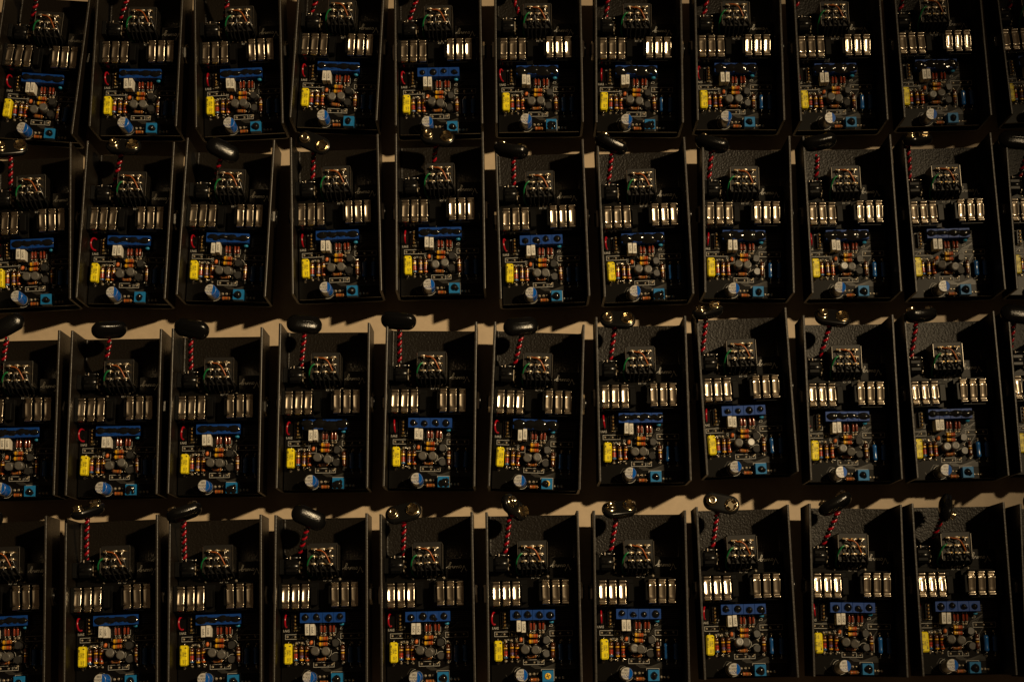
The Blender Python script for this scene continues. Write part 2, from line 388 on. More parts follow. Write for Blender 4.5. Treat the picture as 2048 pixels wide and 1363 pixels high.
def elec_mesh():
    b = MB(); r_ = 3.65
    b.lathe([(3.3, 0.3), (r_, 0.7), (r_, 1.1), (r_ * .93, 1.5), (r_, 1.9), (r_, 11.6), (r_ * .97, 11.95), (r_ * .90, 12.1)], 28, k='esil')
    n = 40; z = 12.13; rr = r_ * .93; c = 1.25
    def half(sgn, k):
        pts = []
        a0 = math.acos(c / rr)
        rng = (a0, 2 * math.pi - a0) if sgn < 0 else (-a0, a0)
        for i in range(n + 1): t = rng[0] + (rng[1] - rng[0]) * i / n; pts.append((rr * math.cos(t), rr * math.sin(t), z))
        b.add(pts, [tuple(range(n + 1))], k)
    half(-1, 'ewhite'); half(1, 'eblue')
    # blue stripe running down the side of the sleeve
    st = []
    a0 = math.acos(c / rr)
    for i in range(11):
        t = -a0 + 2 * a0 * i / 10
        st += [((r_ + .03) * math.cos(t), (r_ + .03) * math.sin(t), 2.2), ((r_ + .03) * math.cos(t), (r_ + .03) * math.sin(t), 11.6), (r_ * .975 * math.cos(t), r_ * .975 * math.sin(t), 12.05)]
    b.add(st, [(3 * i, 3 * i + 3, 3 * i + 4, 3 * i + 1) for i in range(10)] + [(3 * i + 1, 3 * i + 4, 3 * i + 5, 3 * i + 2) for i in range(10)], 'eblue', True)
    for tx, sz, x, y, k in (('K', 2.7, 0.45, -1.75, 'binkt'), ('759', 1.9, -1.45, -1.75, 'binkt'), ('25X16', 1.75, -0.95, 0.1, 'ink'), ('100', 1.9, -0.45, 1.95, 'ink')):
        v, f = text(tx, sz); b.poly(v, f, k, (x, y), R(180), z + .03)
    return b.mesh('electrolytic_capacitor')

def trimmer_mesh(name, k, sx, sy, h, screw=False):
    b = MB(); x, y = sx / 2, sy / 2
    b.box(-x, x, -y, y, 0.3, h, k, 0.12)
    b.box(-x + .3, x - .3, -y + .3, y - .3, 0, 0.3, k)
    b.lathe([(1.9, 0), (1.9, .35), (1.6, .4)], 16, (0, 0, h), k='screw' if screw else k)
    if screw:
        for a in (20, 110):
            c, s = math.cos(R(a)), math.sin(R(a)); b.line([(-1.2 * c, -1.2 * s), (1.2 * c, 1.2 * s)], .45, h + .43, 'ink')
    return b.mesh(name)

def goo_mesh(name, spots, thr=0.12, z0=0.0, hmax=1.35, ext=None):
    """poured sealant as a height field; spots = (x, y, rx, ry, height)"""
    b = MB(); st = 0.3
    x0 = min(q[0] - q[2] for q in spots); x1 = max(q[0] + q[2] for q in spots); y0 = min(q[1] - q[3] for q in spots); y1 = max(q[1] + q[3] for q in spots)
    nx = int((x1 - x0) / st) + 2; ny = int((y1 - y0) / st) + 2
    H = {}
    for i in range(nx + 1):
        for j in range(ny + 1):
            x, y = x0 + i * st - st / 2, y0 + j * st - st / 2; a = 0
            for sx, sy, rx, ry, h in spots:
                d = ((x - sx) / rx) ** 2 + ((y - sy) / ry) ** 2
                if d < 1: a += (h * (1 - d) ** 0.6) ** 3
            H[i, j] = a ** (1 / 3)
    ids = {}
    def vid(i, j):
        if (i, j) not in ids:
            ids[i, j] = len(vs); vs.append((x0 + i * st - st / 2, y0 + j * st - st / 2, z0 + H[i, j]))
        return ids[i, j]
    vs = []; fs = []
    for i in range(nx):
        for j in range(ny):
            if sum(H[a] > 0 for a in ((i, j), (i + 1, j), (i + 1, j + 1), (i, j + 1))) >= 2: fs.append((vid(i, j), vid(i + 1, j), vid(i + 1, j + 1), vid(i, j + 1)))
    b.add(vs, fs, 'goo', True); return b.mesh(name)

def transistor_mesh(name, r_, h, k):
    b = MB()
    b.lathe([(r_ * .95, 1.6), (r_, 1.9), (r_, h - .5), (r_ * .93, h - .15), (r_ * .75, h), (r_ * .5, h - .12), (r_ * .2, h - .05)], 18, k=k)
    for i in range(3):
        t = R(120 * i + 30); b.tube([(1.1 * math.cos(t), 1.1 * math.sin(t), 2), (1.3 * math.cos(t), 1.3 * math.sin(t), 0)], 0.25, 5, 'wirem')
    return b.mesh(name)

def to92_mesh():
    b = MB(); n = 14; pts = []
    for i in range(n + 1):
        t = R(-50 + 280 * i / n); pts.append((2.3 * math.cos(t), 2.3 * math.sin(t)))
    for z0, z1 in ((1.4, 5.6),):
        vs = [(x, y, z0) for x, y in pts] + [(x, y, z1 - .25) for x, y in pts] + [(x * .9, y * .9, z1) for x, y in pts]; m_ = n + 1
        b.add(vs, [(i, (i + 1) % m_, m_ + (i + 1) % m_, m_ + i) for i in range(m_)] + [(m_ + i, m_ + (i + 1) % m_, 2 * m_ + (i + 1) % m_, 2 * m_ + i) for i in range(m_)] + [tuple(range(m_))[::-1], tuple(2 * m_ + i for i in range(m_))], 'tdark')
    for x in (-1.2, 0, 1.2): b.tube([(x, 0, 1.5), (x, 0, 0)], 0.25, 5, 'wirem')
    return b.mesh('small_transistor')

def disc_mesh(name, k, w_, t, h):
    b = MB(); b.blob((0, 0, h), w_, t, w_ * .9, k, 12, 8)
    for s in (-1, 1): b.tube([(s * w_ * .6, 0, h), (s * w_ * .7, 0, 0)], 0.25, 5, 'wirem')
    return b.mesh(name)

def header_mesh():
    b = MB(); b.box(-1.7, 1.7, -4.5, 4.5, 0, 2.6, 'plast', 0.15)
    for i in range(4): b.lathe([(.85, 2.4), (.9, 3.0), (.6, 3.6), (.2, 4.2)], 8, (0, -3.3 + 2.2 * i, 0), k='gold')
    b.blob((0.6, -4.4, 1.0), 1.1, .8, .9, 'solder', 8, 5); b.blob((-0.7, -4.5, .8), .8, .7, .7, 'solder', 8, 5); b.blob((0, 4.5, 1.2), .9, .7, .9, 'solder', 8, 5)
    return b.mesh('pin_header')

def wire_mesh(name, pts, r_, k, n=6, tip=None):
    # smooth the control points with Catmull-Rom
    P = [Vector(p) for p in pts]; Q = []
    for i in range(len(P) - 1):
        p0, p1, p2, p3 = P[max(i - 1, 0)], P[i], P[i + 1], P[min(i + 2, len(P) - 1)]
        for s in range(6):
            t = s / 6; Q.append(0.5 * ((2 * p1) + (p2 - p0) * t + (2 * p0 - 5 * p1 + 4 * p2 - p3) * t * t + (3 * p1 - p0 - 3 * p2 + p3) * t ** 3))
    Q.append(P[-1]); b = MB(); b.tube(Q, r_, n, k); return b.mesh(name)

def jack_mesh():
    """open-frame jack, bushing towards +x; origin on the board top, case wall inner face at x = +x"""
    b = MB(); k = 'plast'
    b.box(-11.5, 11.6, -8.4, 8.4, 0.2, 4.6, k, 0.3)
    b.box(9.4, 11.6, -7.6, 7.6, 4.6, 12.2, k, 0.3)
    b.box(-11.5, -7.6, -5.4, 5.4, 4.6, 11.2, k, 0.4)
    for x in (-1.7, 4.3): b.box(x - .75, x + .75, -6.6, 6.6, 4.6, 10.4, k, 0.25)
    b.box(-7.6, -7.0, -7.8, 7.8, 4.6, 10.0, k, .15)
    b.box(-7.6, 8.6, -8.3, -7.7, 4.6, 9.6, k, .15); b.box(-7.6, 8.6, 7.7, 8.3, 4.6, 9.6, k, .15)
    return b.mesh('jack')

def contact_mesh():
    b = MB(); nx = 10
    prof = [(-7.35, -1.6), (-7.3, -.7), (-7.05, 0), (-6.7, .3), (-6.2, .22), (-5.6, -.55), (-5.1, -.95), (-4.6, -.75), (-4.0, -.46), (-3, -.33), (-2, -.20), (-1, -.07), (0, .06), (1, .19), (2, .32), (3, .45), (3.7, .48), (4.2, .2), (4.7, -.55), (5.3, -.95), (5.8, -.3), (6.1, .3), (6.5, .6), (6.9, .55), (7.25, .1), (7.4, -1.2)]
    top = []; bot = []
    for y, z in prof:
        e = max(0, min(1, (4.6 - abs(y)) / 1.6)); e = e * e * (3 - 2 * e)
        hw = 2.2 - 0.1 * e
        for i in range(nx + 1):
            u = -1 + 2 * i / nx; dz = e * (u * u * .62 - 0.35) - (0.12 if abs(u) > .95 else 0)
            top.append((u * hw, y, z + dz)); bot.append((u * hw, y, z + dz - .32))
    n = nx + 1; N = len(prof); o = len(top)
    fs = []
    for j in range(N - 1):
        for i in range(nx):
            fs.append((j * n + i, j * n + i + 1, (j + 1) * n + i + 1, (j + 1) * n + i)); fs.append((o + j * n + i, o + (j + 1) * n + i, o + (j + 1) * n + i + 1, o + j * n + i + 1))
        for i in (0, nx): fs.append((j * n + i, (j + 1) * n + i, o + (j + 1) * n + i, o + j * n + i)[::(1 if i == 0 else -1)])
    for j in (0, N - 1):
        for i in range(nx): fs.append((j * n + i, o + j * n + i, o + j * n + i + 1, j * n + i + 1)[::(1 if j == 0 else -1)])
    b.add(top + bot, fs, 'nickel', True); return b.mesh('contact')

def bushing_mesh():
    b = MB()
    b.lathe([(3.2, -.1), (4.6, -.1), (4.6, 2.2), (4.3, 2.6), (3.2, 2.6)], 20, axis='x', k='plast')
    b.lathe([(5.6, .05), (6.1, .3), (6.1, 1.5), (5.6, 1.75)], 6, axis='x', k='chrome', smooth=False)
    return b.mesh('bushing_nut')

def power_mesh():
    b = MB()
    b.box(-6.2, -3.6, -4.6, 4.6, 0, 9.2, 'plast', .25)
    b.box(-3.6, 5.0, -4.5, 4.5, 0, 8.0, 'plast', 1.5)
    b.lathe([(3.0, -3.6), (3.0, 5.15), (2.7, 5.3)], 20, (0, 0, 5.4), 'x', k='plast')
    return b.mesh('power_jack')
def power_term_mesh():
    b = MB()
    b.box(5.2, 5.7, -3.6, 3.4, .3, 5.2, 'solder', .15); b.box(5.7, 6.9, -1.2, .2, 0, 3.2, 'solder', .2)
    b.blob((6.2, 2.2, 1.2), 1.0, .8, 1.2, 'solder', 8, 5); b.blob((5.8, -3.6, 1.2), .8, .8, 1.3, 'solder', 8, 5)
    return b.mesh('terminal')
def power_diode_mesh():
    b = MB(); b.lathe([(.6, -3.0), (1.0, -2.8), (1.0, -1.8), (1.0, -1.3), (1.0, 2.7), (.6, 3.0)], 10, axis='x', mats=['plast', 'plast', 'bW', 'plast', 'plast'])
    for s in (-1, 1): b.tube([(s * 3, 0, 0), (s * 4.2, 0, 0), (s * 4.6, 0, -.6), (s * 4.6, 0, -5.2)], .38, 6, 'wirem')
    return b.mesh('rectifier')

def switch_mesh():
    b = MB(); k = 'swb'
    b.box(-8.6, 8.6, -8.6, 8.6, 1.4, 15.8, 'plast', .3)
    b.box(-8.7, 8.7, -8.7, 8.7, 15.8, 18.6, k, .3)
    for s in (-1, 1):
        b.box(s * 8.95 - .18, s * 8.95 + .18, -7.6, 7.6, 3, 19.4, 'wirem', .1)
    b.lathe([(7, 0), (7, 1.4), (5.9, 1.4)], 20, k='chrome')
    b.lathe([(5.0, -15.6), (5.2, -15.2), (5.2, -8.2), (5.9, -8.2), (5.9, 0)], 20, k='chrome')
    b.lathe([(4.2, -18.0), (5.0, -17.4), (5.0, -15.5)], 20, k='chrome')
    return b.mesh('footswitch')
def lug_mesh(i):
    b = MB(); rnd = random.Random(50 + i)
    b.box(-1.7, 1.7, -.42, .42, 0, 3.0, 'gold', .1); b.tube([(.2, 0, 2.9), (.3, -1.2, 3.0), (.35, -2.6, 2.0)], .33, 5, 'wirem')
    b.blob((rnd.uniform(-.4, .4), rnd.uniform(-.3, .3), 2.7), rnd.uniform(1.5, 2.1), rnd.uniform(.5, .8), rnd.uniform(.5, .8), 'solder', 9, 6)
    b.blob((rnd.uniform(-1, 1), rnd.uniform(-.5, .5), 2.2), rnd.uniform(.5, .8), rnd.uniform(.4, .7), .9, 'solder', 7, 5)
    return b.mesh('lug')

def knob_mesh():
    b = MB(); b.lathe([(6.0, -18), (6.6, -17.4), (6.9, -6), (6.2, -5.2), (3.2, -5.2), (3.2, -1.5)], 24, k='plast'); return b.mesh('knob')

def clip_mesh():
    """battery clip: padded side at +z, snaps at -z; long axis x"""
    b = MB(); n = 36; a, c = 11.0, 5.7
    def ring(ins, z, dome=0):
        pts = []
        for i in range(n):
            t = 2 * math.pi * i / n; ct, s_ = math.cos(t), math.sin(t); e = 2.0
            ra, rc = a - ins, c - ins; L = ra - rc
            x = (L if ct > 1e-6 else -L if ct < -1e-6 else 0) + rc * ct; pts.append((x, rc * s_, z))
        return pts
    lv = [(1.6, -2.3), (.5, -2.2), (.15, -1.8), (0, -.6), (0.1, .2), (.4, .9), (.9, 1.5), (1.6, 1.9), (2.4, 2.2), (3.3, 2.35), (4.3, 2.45), (5.2, 2.5)]
    vs = []
    for ins, z in lv: vs += [(x, y, q + (1.5 * max(0, 1 - (x / a) ** 2 - .3 * (y / c) ** 2) if z > 0.5 else 0)) for x, y, q in ring(ins, z)]
    m_ = len(lv); fs = [(q * n + i, q * n + (i + 1) % n, (q + 1) * n + (i + 1) % n, (q + 1) * n + i) for q in range(m_ - 1) for i in range(n)]
    lo = [f for f in fs if f[0] < 3 * n]; hi = [f for f in fs if f[0] >= 3 * n]
    b.add(vs, hi + [tuple((m_ - 1) * n + i for i in range(n))], 'pad', True); b.add(vs, lo + [tuple(range(n))[::-1]], 'plast', True)
    return b.mesh('battery_clip')
def snap_male_mesh():
    b = MB(); b.lathe([(3.4, .1), (3.4, -.5), (2.9, -.7), (2.5, -1.0), (2.5, -2.2), (2.8, -2.7), (2.4, -3.1), (1.2, -3.1), (1.0, -2.2)], 18, k='snapm'); return b.mesh('stud_snap')
def snap_female_mesh():
    b = MB(); b.lathe([(4.1, .1), (4.1, -.4), (3.5, -.6)], 18, k='snapm')
    for i in range(6):
        t = R(60 * i); c, s = math.cos(t), math.sin(t)
        b.add([(c * 2.6 - s * 1.25, s * 2.6 + c * 1.25, -.5), (c * 2.6 + s * 1.25, s * 2.6 - c * 1.25, -.5), (c * 3.1 + s * 1.3, s * 3.1 - c * 1.3, -2.2), (c * 3.1 - s * 1.3, s * 3.1 + c * 1.3, -2.2), (c * 2.5 + s * 1.1, s * 2.5 - c * 1.1, -3.0), (c * 2.5 - s * 1.1, s * 2.5 + c * 1.1, -3.0)], [(0, 1, 2, 3), (3, 2, 4, 5)], 'snapm', True)
    return b.mesh('socket_snap')

def twist(p0, p1, col, ph, sag):
    """one conductor of the twisted battery lead between two points of the case"""
    p0, p1 = Vector(p0), Vector(p1); ax = (p1 - p0); L = ax.length; n = max(24, int(L * 3.2)); pts = []
    T = ax.normalized(); U = T.cross(Vector((0, 0, 1))).normalized(); W = T.cross(U)
    for i in range(n + 1):
        t = i / n; a = ph + 2 * math.pi * t * L / 5.4; f = min(1, t * 8, (1 - t) * 8 + .35)
        pts.append(p0 + ax * t + Vector((0, 0, 1)) * (sag * math.sin(math.pi * t)) + (U * math.cos(a) + W * math.sin(a)) * .86 * f)
    b = MB(); b.tube(pts, .86, 7, col); return b.mesh('battery_lead')

ME = {'chassis': chassis_mesh(), 'board': board_mesh(), 'joints': joints_mesh(), 'film': film_mesh(), 'boxcap': boxcap_mesh(), 'elec': elec_mesh(),
      'trim': trimmer_mesh('trimmer', 'tblue', 6.62, 6.0, 7.0), 'ctrim': trimmer_mesh('cyan_trimmer', 'cyan', 6.7, 6.6, 5.0), 'ctrimy': trimmer_mesh('cyan_trimmer', 'cyan', 6.7, 6.6, 5.0, True),
      'diode': diode_mesh(), 'tr': transistor_mesh('transistor', 2.65, 7.8, 'tgrey'), 'to92': to92_mesh(), 'orange': disc_mesh('ceramic_capacitor', 'orange', 1.5, 1.1, 1.9), 'c7': disc_mesh('ceramic_capacitor', 'c7', 1.5, 1.0, 3.0),
      'header': header_mesh(), 'jack': jack_mesh(), 'contact': contact_mesh(), 'bush': bushing_mesh(), 'power': power_mesh(), 'pterm': power_term_mesh(), 'pdiode': power_diode_mesh(),
      'switch': switch_mesh(), 'knob': knob_mesh(), 'clip': clip_mesh(), 'smale': snap_male_mesh(), 'sfem': snap_female_mesh(),
      'r1': resistor_mesh('resistor', 9.0, 1.32, 'brown', [(.26, .34, 'bG'), (.5, .62, 'bR'), (.66, .78, 'bR'), (.86, .95, 'bU')], 1.1, 2.2),
      'r2': resistor_mesh('resistor', 9.0, 1.32, 'brown', [(.26, .34, 'bY'), (.45, .56, 'bB'), (.62, .74, 'bV'), (.86, .95, 'bY')], 1.1, 2.2),
      'r3': resistor_mesh('resistor', 9.0, 1.32, 'brown', [(.26, .34, 'bY'), (.44, .54, 'bO'), (.6, .72, 'bR'), (.86, .95, 'bO')], 1.1, 2.2),
      'r4': resistor_mesh('resistor', 9.0, 1.32, 'brown', [(.30, .37, 'bW'), (.46, .54, 'bY'), (.62, .76, 'bB')], 1.1, 2.2),
      'h1': resistor_mesh('resistor', 5.6, 1.3, 'tan', [(.06, .3, 'bY'), (.38, .44, 'bG'), (.55, .72, 'bO'), (.78, .9, 'bR')], .9, 2.6),
      'h3': resistor_mesh('resistor', 5.6, 1.25, 'tan', [(.08, .2, 'bB'), (.62, .7, 'bO'), (.78, .9, 'bB')], .9, 2.2),
      'h4': resistor_mesh('resistor', 5.2, 1.15, 'tan', [(.12, .2, 'bO'), (.42, .5, 'bR'), (.56, .62, 'bO'), (.8, .9, 'bB')], .7, 2.2),
      'bfilm': resistor_mesh('axial_capacitor', 9.6, 1.6, 'bfilm', [], 1.6, 2.6),
      }
LUGS = [lug_mesh(i) for i in range(9)]
RED_LOOP = wire_mesh('wire_loop', [(.6, 3.5, .2), (.3, 3.7, 2.4), (-.1, 2.6, 4.4), (-.3, 0, 5.2), (-.1, -2.6, 4.4), (.3, -3.7, 2.4), (.7, -3.6, .2)], .62, 'red', 7)
ORANGE_W = wire_mesh('orange_wire', [(-4.6, 5.0, 21.4), (-3.0, 4.4, 22.4), (-.6, 4.0, 22.8), (1.6, 2.4, 22.8), (3.2, -.4, 22.4), (4.6, -3.4, 21.6)], .4, 'orw', 6)
GREEN_W = wire_mesh('green_wire', [(-5.8, .9, 21.4), (-7.8, -.4, 21.8), (-9.6, -4.0, 19.6), (-9.8, -8, 14), (-8.9, -10.5, 10), (-7.4, -11, 8.2)], .55, 'grn', 6)
LINK_W = wire_mesh('bare_link', [(4.4, 5.2, 21.4), (4.6, 3.2, 22), (4.9, 1.0, 21.4)], .36, 'wirem', 5)
BLACK_W = []
for i, (xa, ya, xb) in enumerate(((-5, -3.4, -3.5), (-1.8, .6, -1), (0.1, -3.4, 1.5), (5, -3.4, 4), (5.9, 0.6, 6.5), (-3.0, -3.2, -5.4))):
    xo = xb * 1.15 + (.9 if i == 4 else 0)
    BLACK_W.append(wire_mesh('black_wire', [(xa, ya, 21), (xa * .9 + xo * .1, ya - 2.2, 21.4), (xo, -7.6, 19.2), (xo * 1.05, -10.3, 14), (xb, -11.1, 8.2)], .62, 'blk', 6))

# sealant variants
def smear(seed, wide):
    rnd = random.Random(seed); sp = []
    for i in range(4):
        sp.append((-10.1 + 6.75 * i + rnd.uniform(-.8, .8), rnd.uniform(-.5, .6), rnd.uniform(2.6, 3.4) + wide, rnd.uniform(1.5, 2.2) + wide * .9, rnd.uniform(.9, 1.5)))
    for i in range(9):
        sp.append((-10.5 + 2.75 * i + rnd.uniform(-.4, .4), rnd.uniform(-.5, .7) - wide * .3, rnd.uniform(1.9, 2.8), rnd.uniform(1.0, 1.6) + wide * 1.1, rnd.uniform(.5, .9)))
    if wide > .5: sp.append((-10, -2.2, 3, 1.6, .6)); sp.append((4, -2.3, 5, 1.6, .6))
    return goo_mesh('sealant', [(q[0], max(-2.4, min(2.2, q[1])), q[2], min(q[3], 2.9), q[4]) for q in sp])
def dots(seed):
    rnd = random.Random(seed); res = []
    for i in range(4):
        x, y = rnd.uniform(-.5, .6), rnd.uniform(-.6, .4); r_ = rnd.uniform(1.8, 2.35)
        sp = [(x, y, r_, r_ * rnd.uniform(.9, 1.1), rnd.uniform(1.4, 1.9))]
        if rnd.random() < .6: sp.append((x + rnd.uniform(.6, 1.3), y - rnd.uniform(.4, 1.2), r_ * .7, r_ * .6, .9))
        res.append(goo_mesh('sealant', sp))
    return res
SMEAR = [smear(100 + i, 0.1) for i in range(6)]
FULL = [smear(200 + i, 0.9) for i in range(4)]
DOTS = [dots(300 + i) for i in range(6)]
CDOT = []
for i in range(5):
    rnd = random.Random(400 + i); r_ = rnd.uniform(1.9, 2.4)
    CDOT.append(goo_mesh('sealant', [(0, 0, r_, r_, 1.8), (rnd.uniform(-1, 1), rnd.uniform(-1.2, .2), r_ * .9, r_ * .8, 1.0), (rnd.uniform(-.3, 1.2), rnd.uniform(-1.6, -.6), r_ * .8, r_ * .7, .8)]))
CWIDE = [goo_mesh('sealant', [(.2, -.3, 2.4, 2.2, 1.6), (-1.6, -1, 1.8, 2.2, .9), (1.3, -1.5, 1.8, 1.7, .8), (1.8, .8, 1.2, 1.4, .6)]), goo_mesh('sealant', [(-.6, .2, 2.4, 2.0, 1.5), (.9, .4, 1.8, 1.6, .9), (-1.4, -1.6, 1.7, 1.6, .8), (1.5, -1.8, 1.1, 1.3, .6)])]

# ------------------------------------------------------------------ where each case stands: x, y (mm), turn, clip position in the case
POSE = {
    (1, 1): (-296.75, 383.36, -0.0933, None),
    (1, 2): (-234.48, 385.03, -0.0297, None),
    (1, 3): (-170.00, 383.83, 0.0257, None),
    (1, 4): (-106.34, 386.48, -0.0618, None),
    (1, 5): (-42.52, 381.01, -0.0045, None),
    (1, 6): (21.42, 380.80, -0.0141, None),
    (1, 7): (85.32, 379.10, -0.0311, None),
    (1, 8): (149.07, 379.01, -0.0275, None),
    (1, 9): (213.22, 377.19, -0.0103, None),
    (1, 10): (278.02, 378.14, 0.0019, None),
    (1, 11): (344.42, 379.41, 0.0290, None),
    (2, 1): (-300.71, 271.11, 0.0295, (-10.7, 48.7)),
    (2, 2): (-238.88, 271.61, -0.0384, (-4.0, 46.8)),
    (2, 3): (-176.45, 271.62, -0.0503, (-4.4, 43.2)),
    (2, 4): (-108.10, 271.85, 0.0151, (-12.7, 46.4)),
    (2, 5): (-42.99, 272.09, -0.0060, (-1.0, 47.6)),
    (2, 6): (20.48, 265.38, 0.0083, (-17.8, 44.3)),
    (2, 7): (84.46, 265.03, 0.0098, (-18.8, 47.4)),
    (2, 8): (148.57, 265.17, -0.0329, (-21.4, 45.0)),
    (2, 9): (213.23, 263.73, -0.0047, (-17.0, 46.3)),
    (2, 10): (276.71, 263.01, 0.0047, (-18.7, 47.2)),
    (2, 11): (339.79, 262.76, -0.0177, (-21.1, 45.4)),
    (3, 1): (-305.05, 152.11, 0.0003, (-5.0, 54.0)),
    (3, 2): (-242.91, 151.52, -0.0072, (-4.4, 50.4)),
    (3, 3): (-181.24, 151.17, -0.0109, (-15.9, 50.0)),
    (3, 4): (-115.74, 152.46, -0.0176, (-12.3, 50.0)),
    (3, 5): (-50.68, 151.76, -0.0311, (-20.3, 50.7)),
    (3, 6): (14.00, 149.16, -0.0597, (-11.2, 48.3)),
    (3, 7): (78.60, 151.65, -0.0125, (-14.1, 48.5)),
    (3, 8): (141.80, 154.63, 0.0146, (-20.3, 49.6)),
    (3, 9): (205.64, 149.32, -0.0162, (-9.8, 48.7)),
    (3, 10): (268.67, 149.36, 0.0040, (-17.2, 49.1)),
    (3, 11): (331.73, 151.03, -0.0071, (-21.0, 46.6)),
    (4, 1): (-308.06, 38.10, 0.0238, None),
    (4, 2): (-241.53, 37.14, 0.0216, (-14.1, 54.4)),
    (4, 3): (-179.90, 36.04, 0.0102, (-18.4, 53.0)),
    (4, 4): (-117.19, 35.62, -0.0041, (-7.2, 48.7)),
    (4, 5): (-54.04, 34.71, -0.0002, (-13.5, 50.6)),
    (4, 6): (8.95, 34.08, -0.0084, (-11.0, 53.1)),
    (4, 7): (72.59, 33.08, -0.0218, (-12.2, 50.9)),
    (4, 8): (135.32, 34.35, 0.0004, (-12.5, 52.2)),
    (4, 9): (201.14, 33.66, -0.0354, (-11.7, 50.2)),
    (4, 10): (263.80, 32.92, -0.0105, (-7.4, 47.8)),
    (4, 11): (326.37, 29.99, -0.0496, None),
}
LEAD = {
    (1, 1): ((-13.6, 26.9), (-8.0, 37.4)),
    (1, 2): ((-15.8, 29.2), (-12.3, 34.5)),
    (1, 3): ((-11.0, 29.4), (-8.1, 34.5)),
    (1, 4): ((-20.1, 29.6), (-18.1, 29.1)),
    (1, 5): ((-18.9, 28.3), (-15.9, 33.8)),
    (1, 6): ((-11.6, 28.6), (-13.8, 32.2)),
    (1, 7): ((-20.2, 26.6), (-20.6, 31.9)),
    (1, 8): ((-20.0, 26.5), (-20.7, 30.3)),
    (1, 9): ((-23.1, 33.9), (-24.3, 37.8)),
    (1, 10): ((-21.1, 25.9), (-23.5, 28.5)),
    (2, 1): ((-15.3, 27.3), (-11.0, 42.8)),
    (2, 2): ((-12.7, 27.5), (-5.3, 45.8)),
    (2, 3): ((-11.1, 29.4), (-6.3, 38.5)),
    (2, 4): ((-16.0, 28.3), (-12.7, 45.8)),
    (2, 5): ((-4.0, 38.1), (-1.5, 47.6)),
    (2, 6): ((-16.8, 28.4), (-16.4, 40.7)),
    (2, 7): ((-20.5, 27.6), (-18.1, 44.7)),
    (2, 8): ((-22.1, 25.2), (-21.4, 44.1)),
    (2, 9): ((-18.1, 27.8), (-18.8, 37.1)),
    (2, 10): ((-21.5, 28.2), (-24.5, 44.1)),
    (3, 1): ((-11.7, 29.0), (-5.7, 45.8)),
    (3, 2): ((-10.4, 28.6), (-4.9, 43.5)),
    (3, 3): ((-18.8, 25.9), (-16.6, 44.2)),
    (3, 4): ((-16.1, 27.8), (-12.6, 44.0)),
    (3, 5): ((-20.5, 26.9), (-19.8, 46.0)),
    (3, 6): ((-14.2, 27.8), (-10.7, 43.3)),
    (3, 7): ((-18.0, 28.2), (-15.5, 46.9)),
    (3, 8): ((-23.5, 27.5), (-21.7, 44.9)),
    (3, 9): ((-14.3, 30.4), (-10.6, 45.6)),
    (3, 10): ((-21.3, 26.1), (-19.7, 46.7)),
    (3, 11): ((-22.3, 29.5), (-23.3, 43.5)),
    (4, 2): ((-19.2, 26.8), (-15.0, 50.5)),
    (4, 3): ((-21.7, 26.3), (-19.3, 49.1)),
    (4, 4): ((-14.6, 28.6), (-8.7, 42.1)),
    (4, 5): ((-15.3, 28.0), (-13.2, 48.2)),
    (4, 6): ((-16.6, 27.2), (-13.2, 49.2)),
    (4, 7): ((-16.6, 27.3), (-13.8, 46.9)),
    (4, 8): ((-17.0, 27.6), (-14.8, 47.8)),
    (4, 9): ((-16.4, 28.2), (-9.3, 47.5)),
    (4, 10): ((-11.0, 33.1), (-8.3, 44.5)),
}

# clip: (turn deg, tip about long axis deg, tip about short axis deg, words)
PAD, SN, EDGE = 'padded battery clip face up', 'battery clip snaps facing up', 'battery clip tipped on edge'
CLIP = {
    (2, 1): (12, 165, 25, SN), (2, 2): (-3, 150, 0, SN), (2, 3): (-22, -8, 22, PAD), (2, 4): (-26, 178, 0, SN), (2, 5): (-8, 165, 0, SN), (2, 6): (-12, 76, 0, EDGE), (2, 7): (-25, 80, 10, EDGE),
    (2, 8): (-15, 72, 0, EDGE), (2, 9): (10, 68, 0, EDGE), (2, 10): (14, 115, 30, EDGE), (2, 11): (-5, -8, 2, PAD),
    (3, 1): (32, 14, 10, PAD), (3, 2): (8, 50, 30, EDGE), (3, 3): (-12, 32, 0, PAD), (3, 4): (-2, -14, 17, PAD), (3, 5): (-4, 48, 0, EDGE), (3, 6): (10, -12, 13, PAD), (3, 7): (-4, 158, 0, SN),
    (3, 8): (20, 120, 30, EDGE), (3, 9): (-8, 150, 0, SN), (3, 10): (6, 80, 20, EDGE), (3, 11): (-8, -6, 2, PAD),
    (4, 2): (24, 115, 40, EDGE), (4, 3): (18, 70, 20, EDGE), (4, 4): (-24, -6, 18, PAD), (4, 5): (12, 160, 0, SN), (4, 6): (-36, 140, 45, SN), (4, 7): (8, 140, 20, SN), (4, 8): (-14, 175, 0, SN), (4, 9): (28, 66, 0, EDGE), (4, 10): (70, -90, 50, EDGE),
}
# can capacitors that lean a little to the right, towards the lamp
LEAN = {(1, 9): (.05, .095, .05), (1, 10): (.05, .05, -.08), (3, 9): (-.04, .09, .1), (3, 10): (-.02, .05, -.1), (4, 9): (-.08, .10, .08), (4, 10): (-.07, .06, .0), (2, 10): (.01, .03, .06)}
DOTSET = {(1, 5), (2, 6), (3, 5), (3, 8)} | {(4, c) for c in range(4, 12)}
FULLSET = {(3, 4), (2, 7), (2, 8), (1, 6), (1, 7), (1, 8), (3, 6), (1, 9), (1, 10), (2, 9), (1, 11)}
ROW = {1: 'top row', 2: 'second row from top', 3: 'third row from top', 4: 'bottom row'}
ORD = ['', 'first', 'second', 'third', 'fourth', 'fifth', 'sixth', 'seventh', 'eighth', 'ninth', 'tenth', 'eleventh']

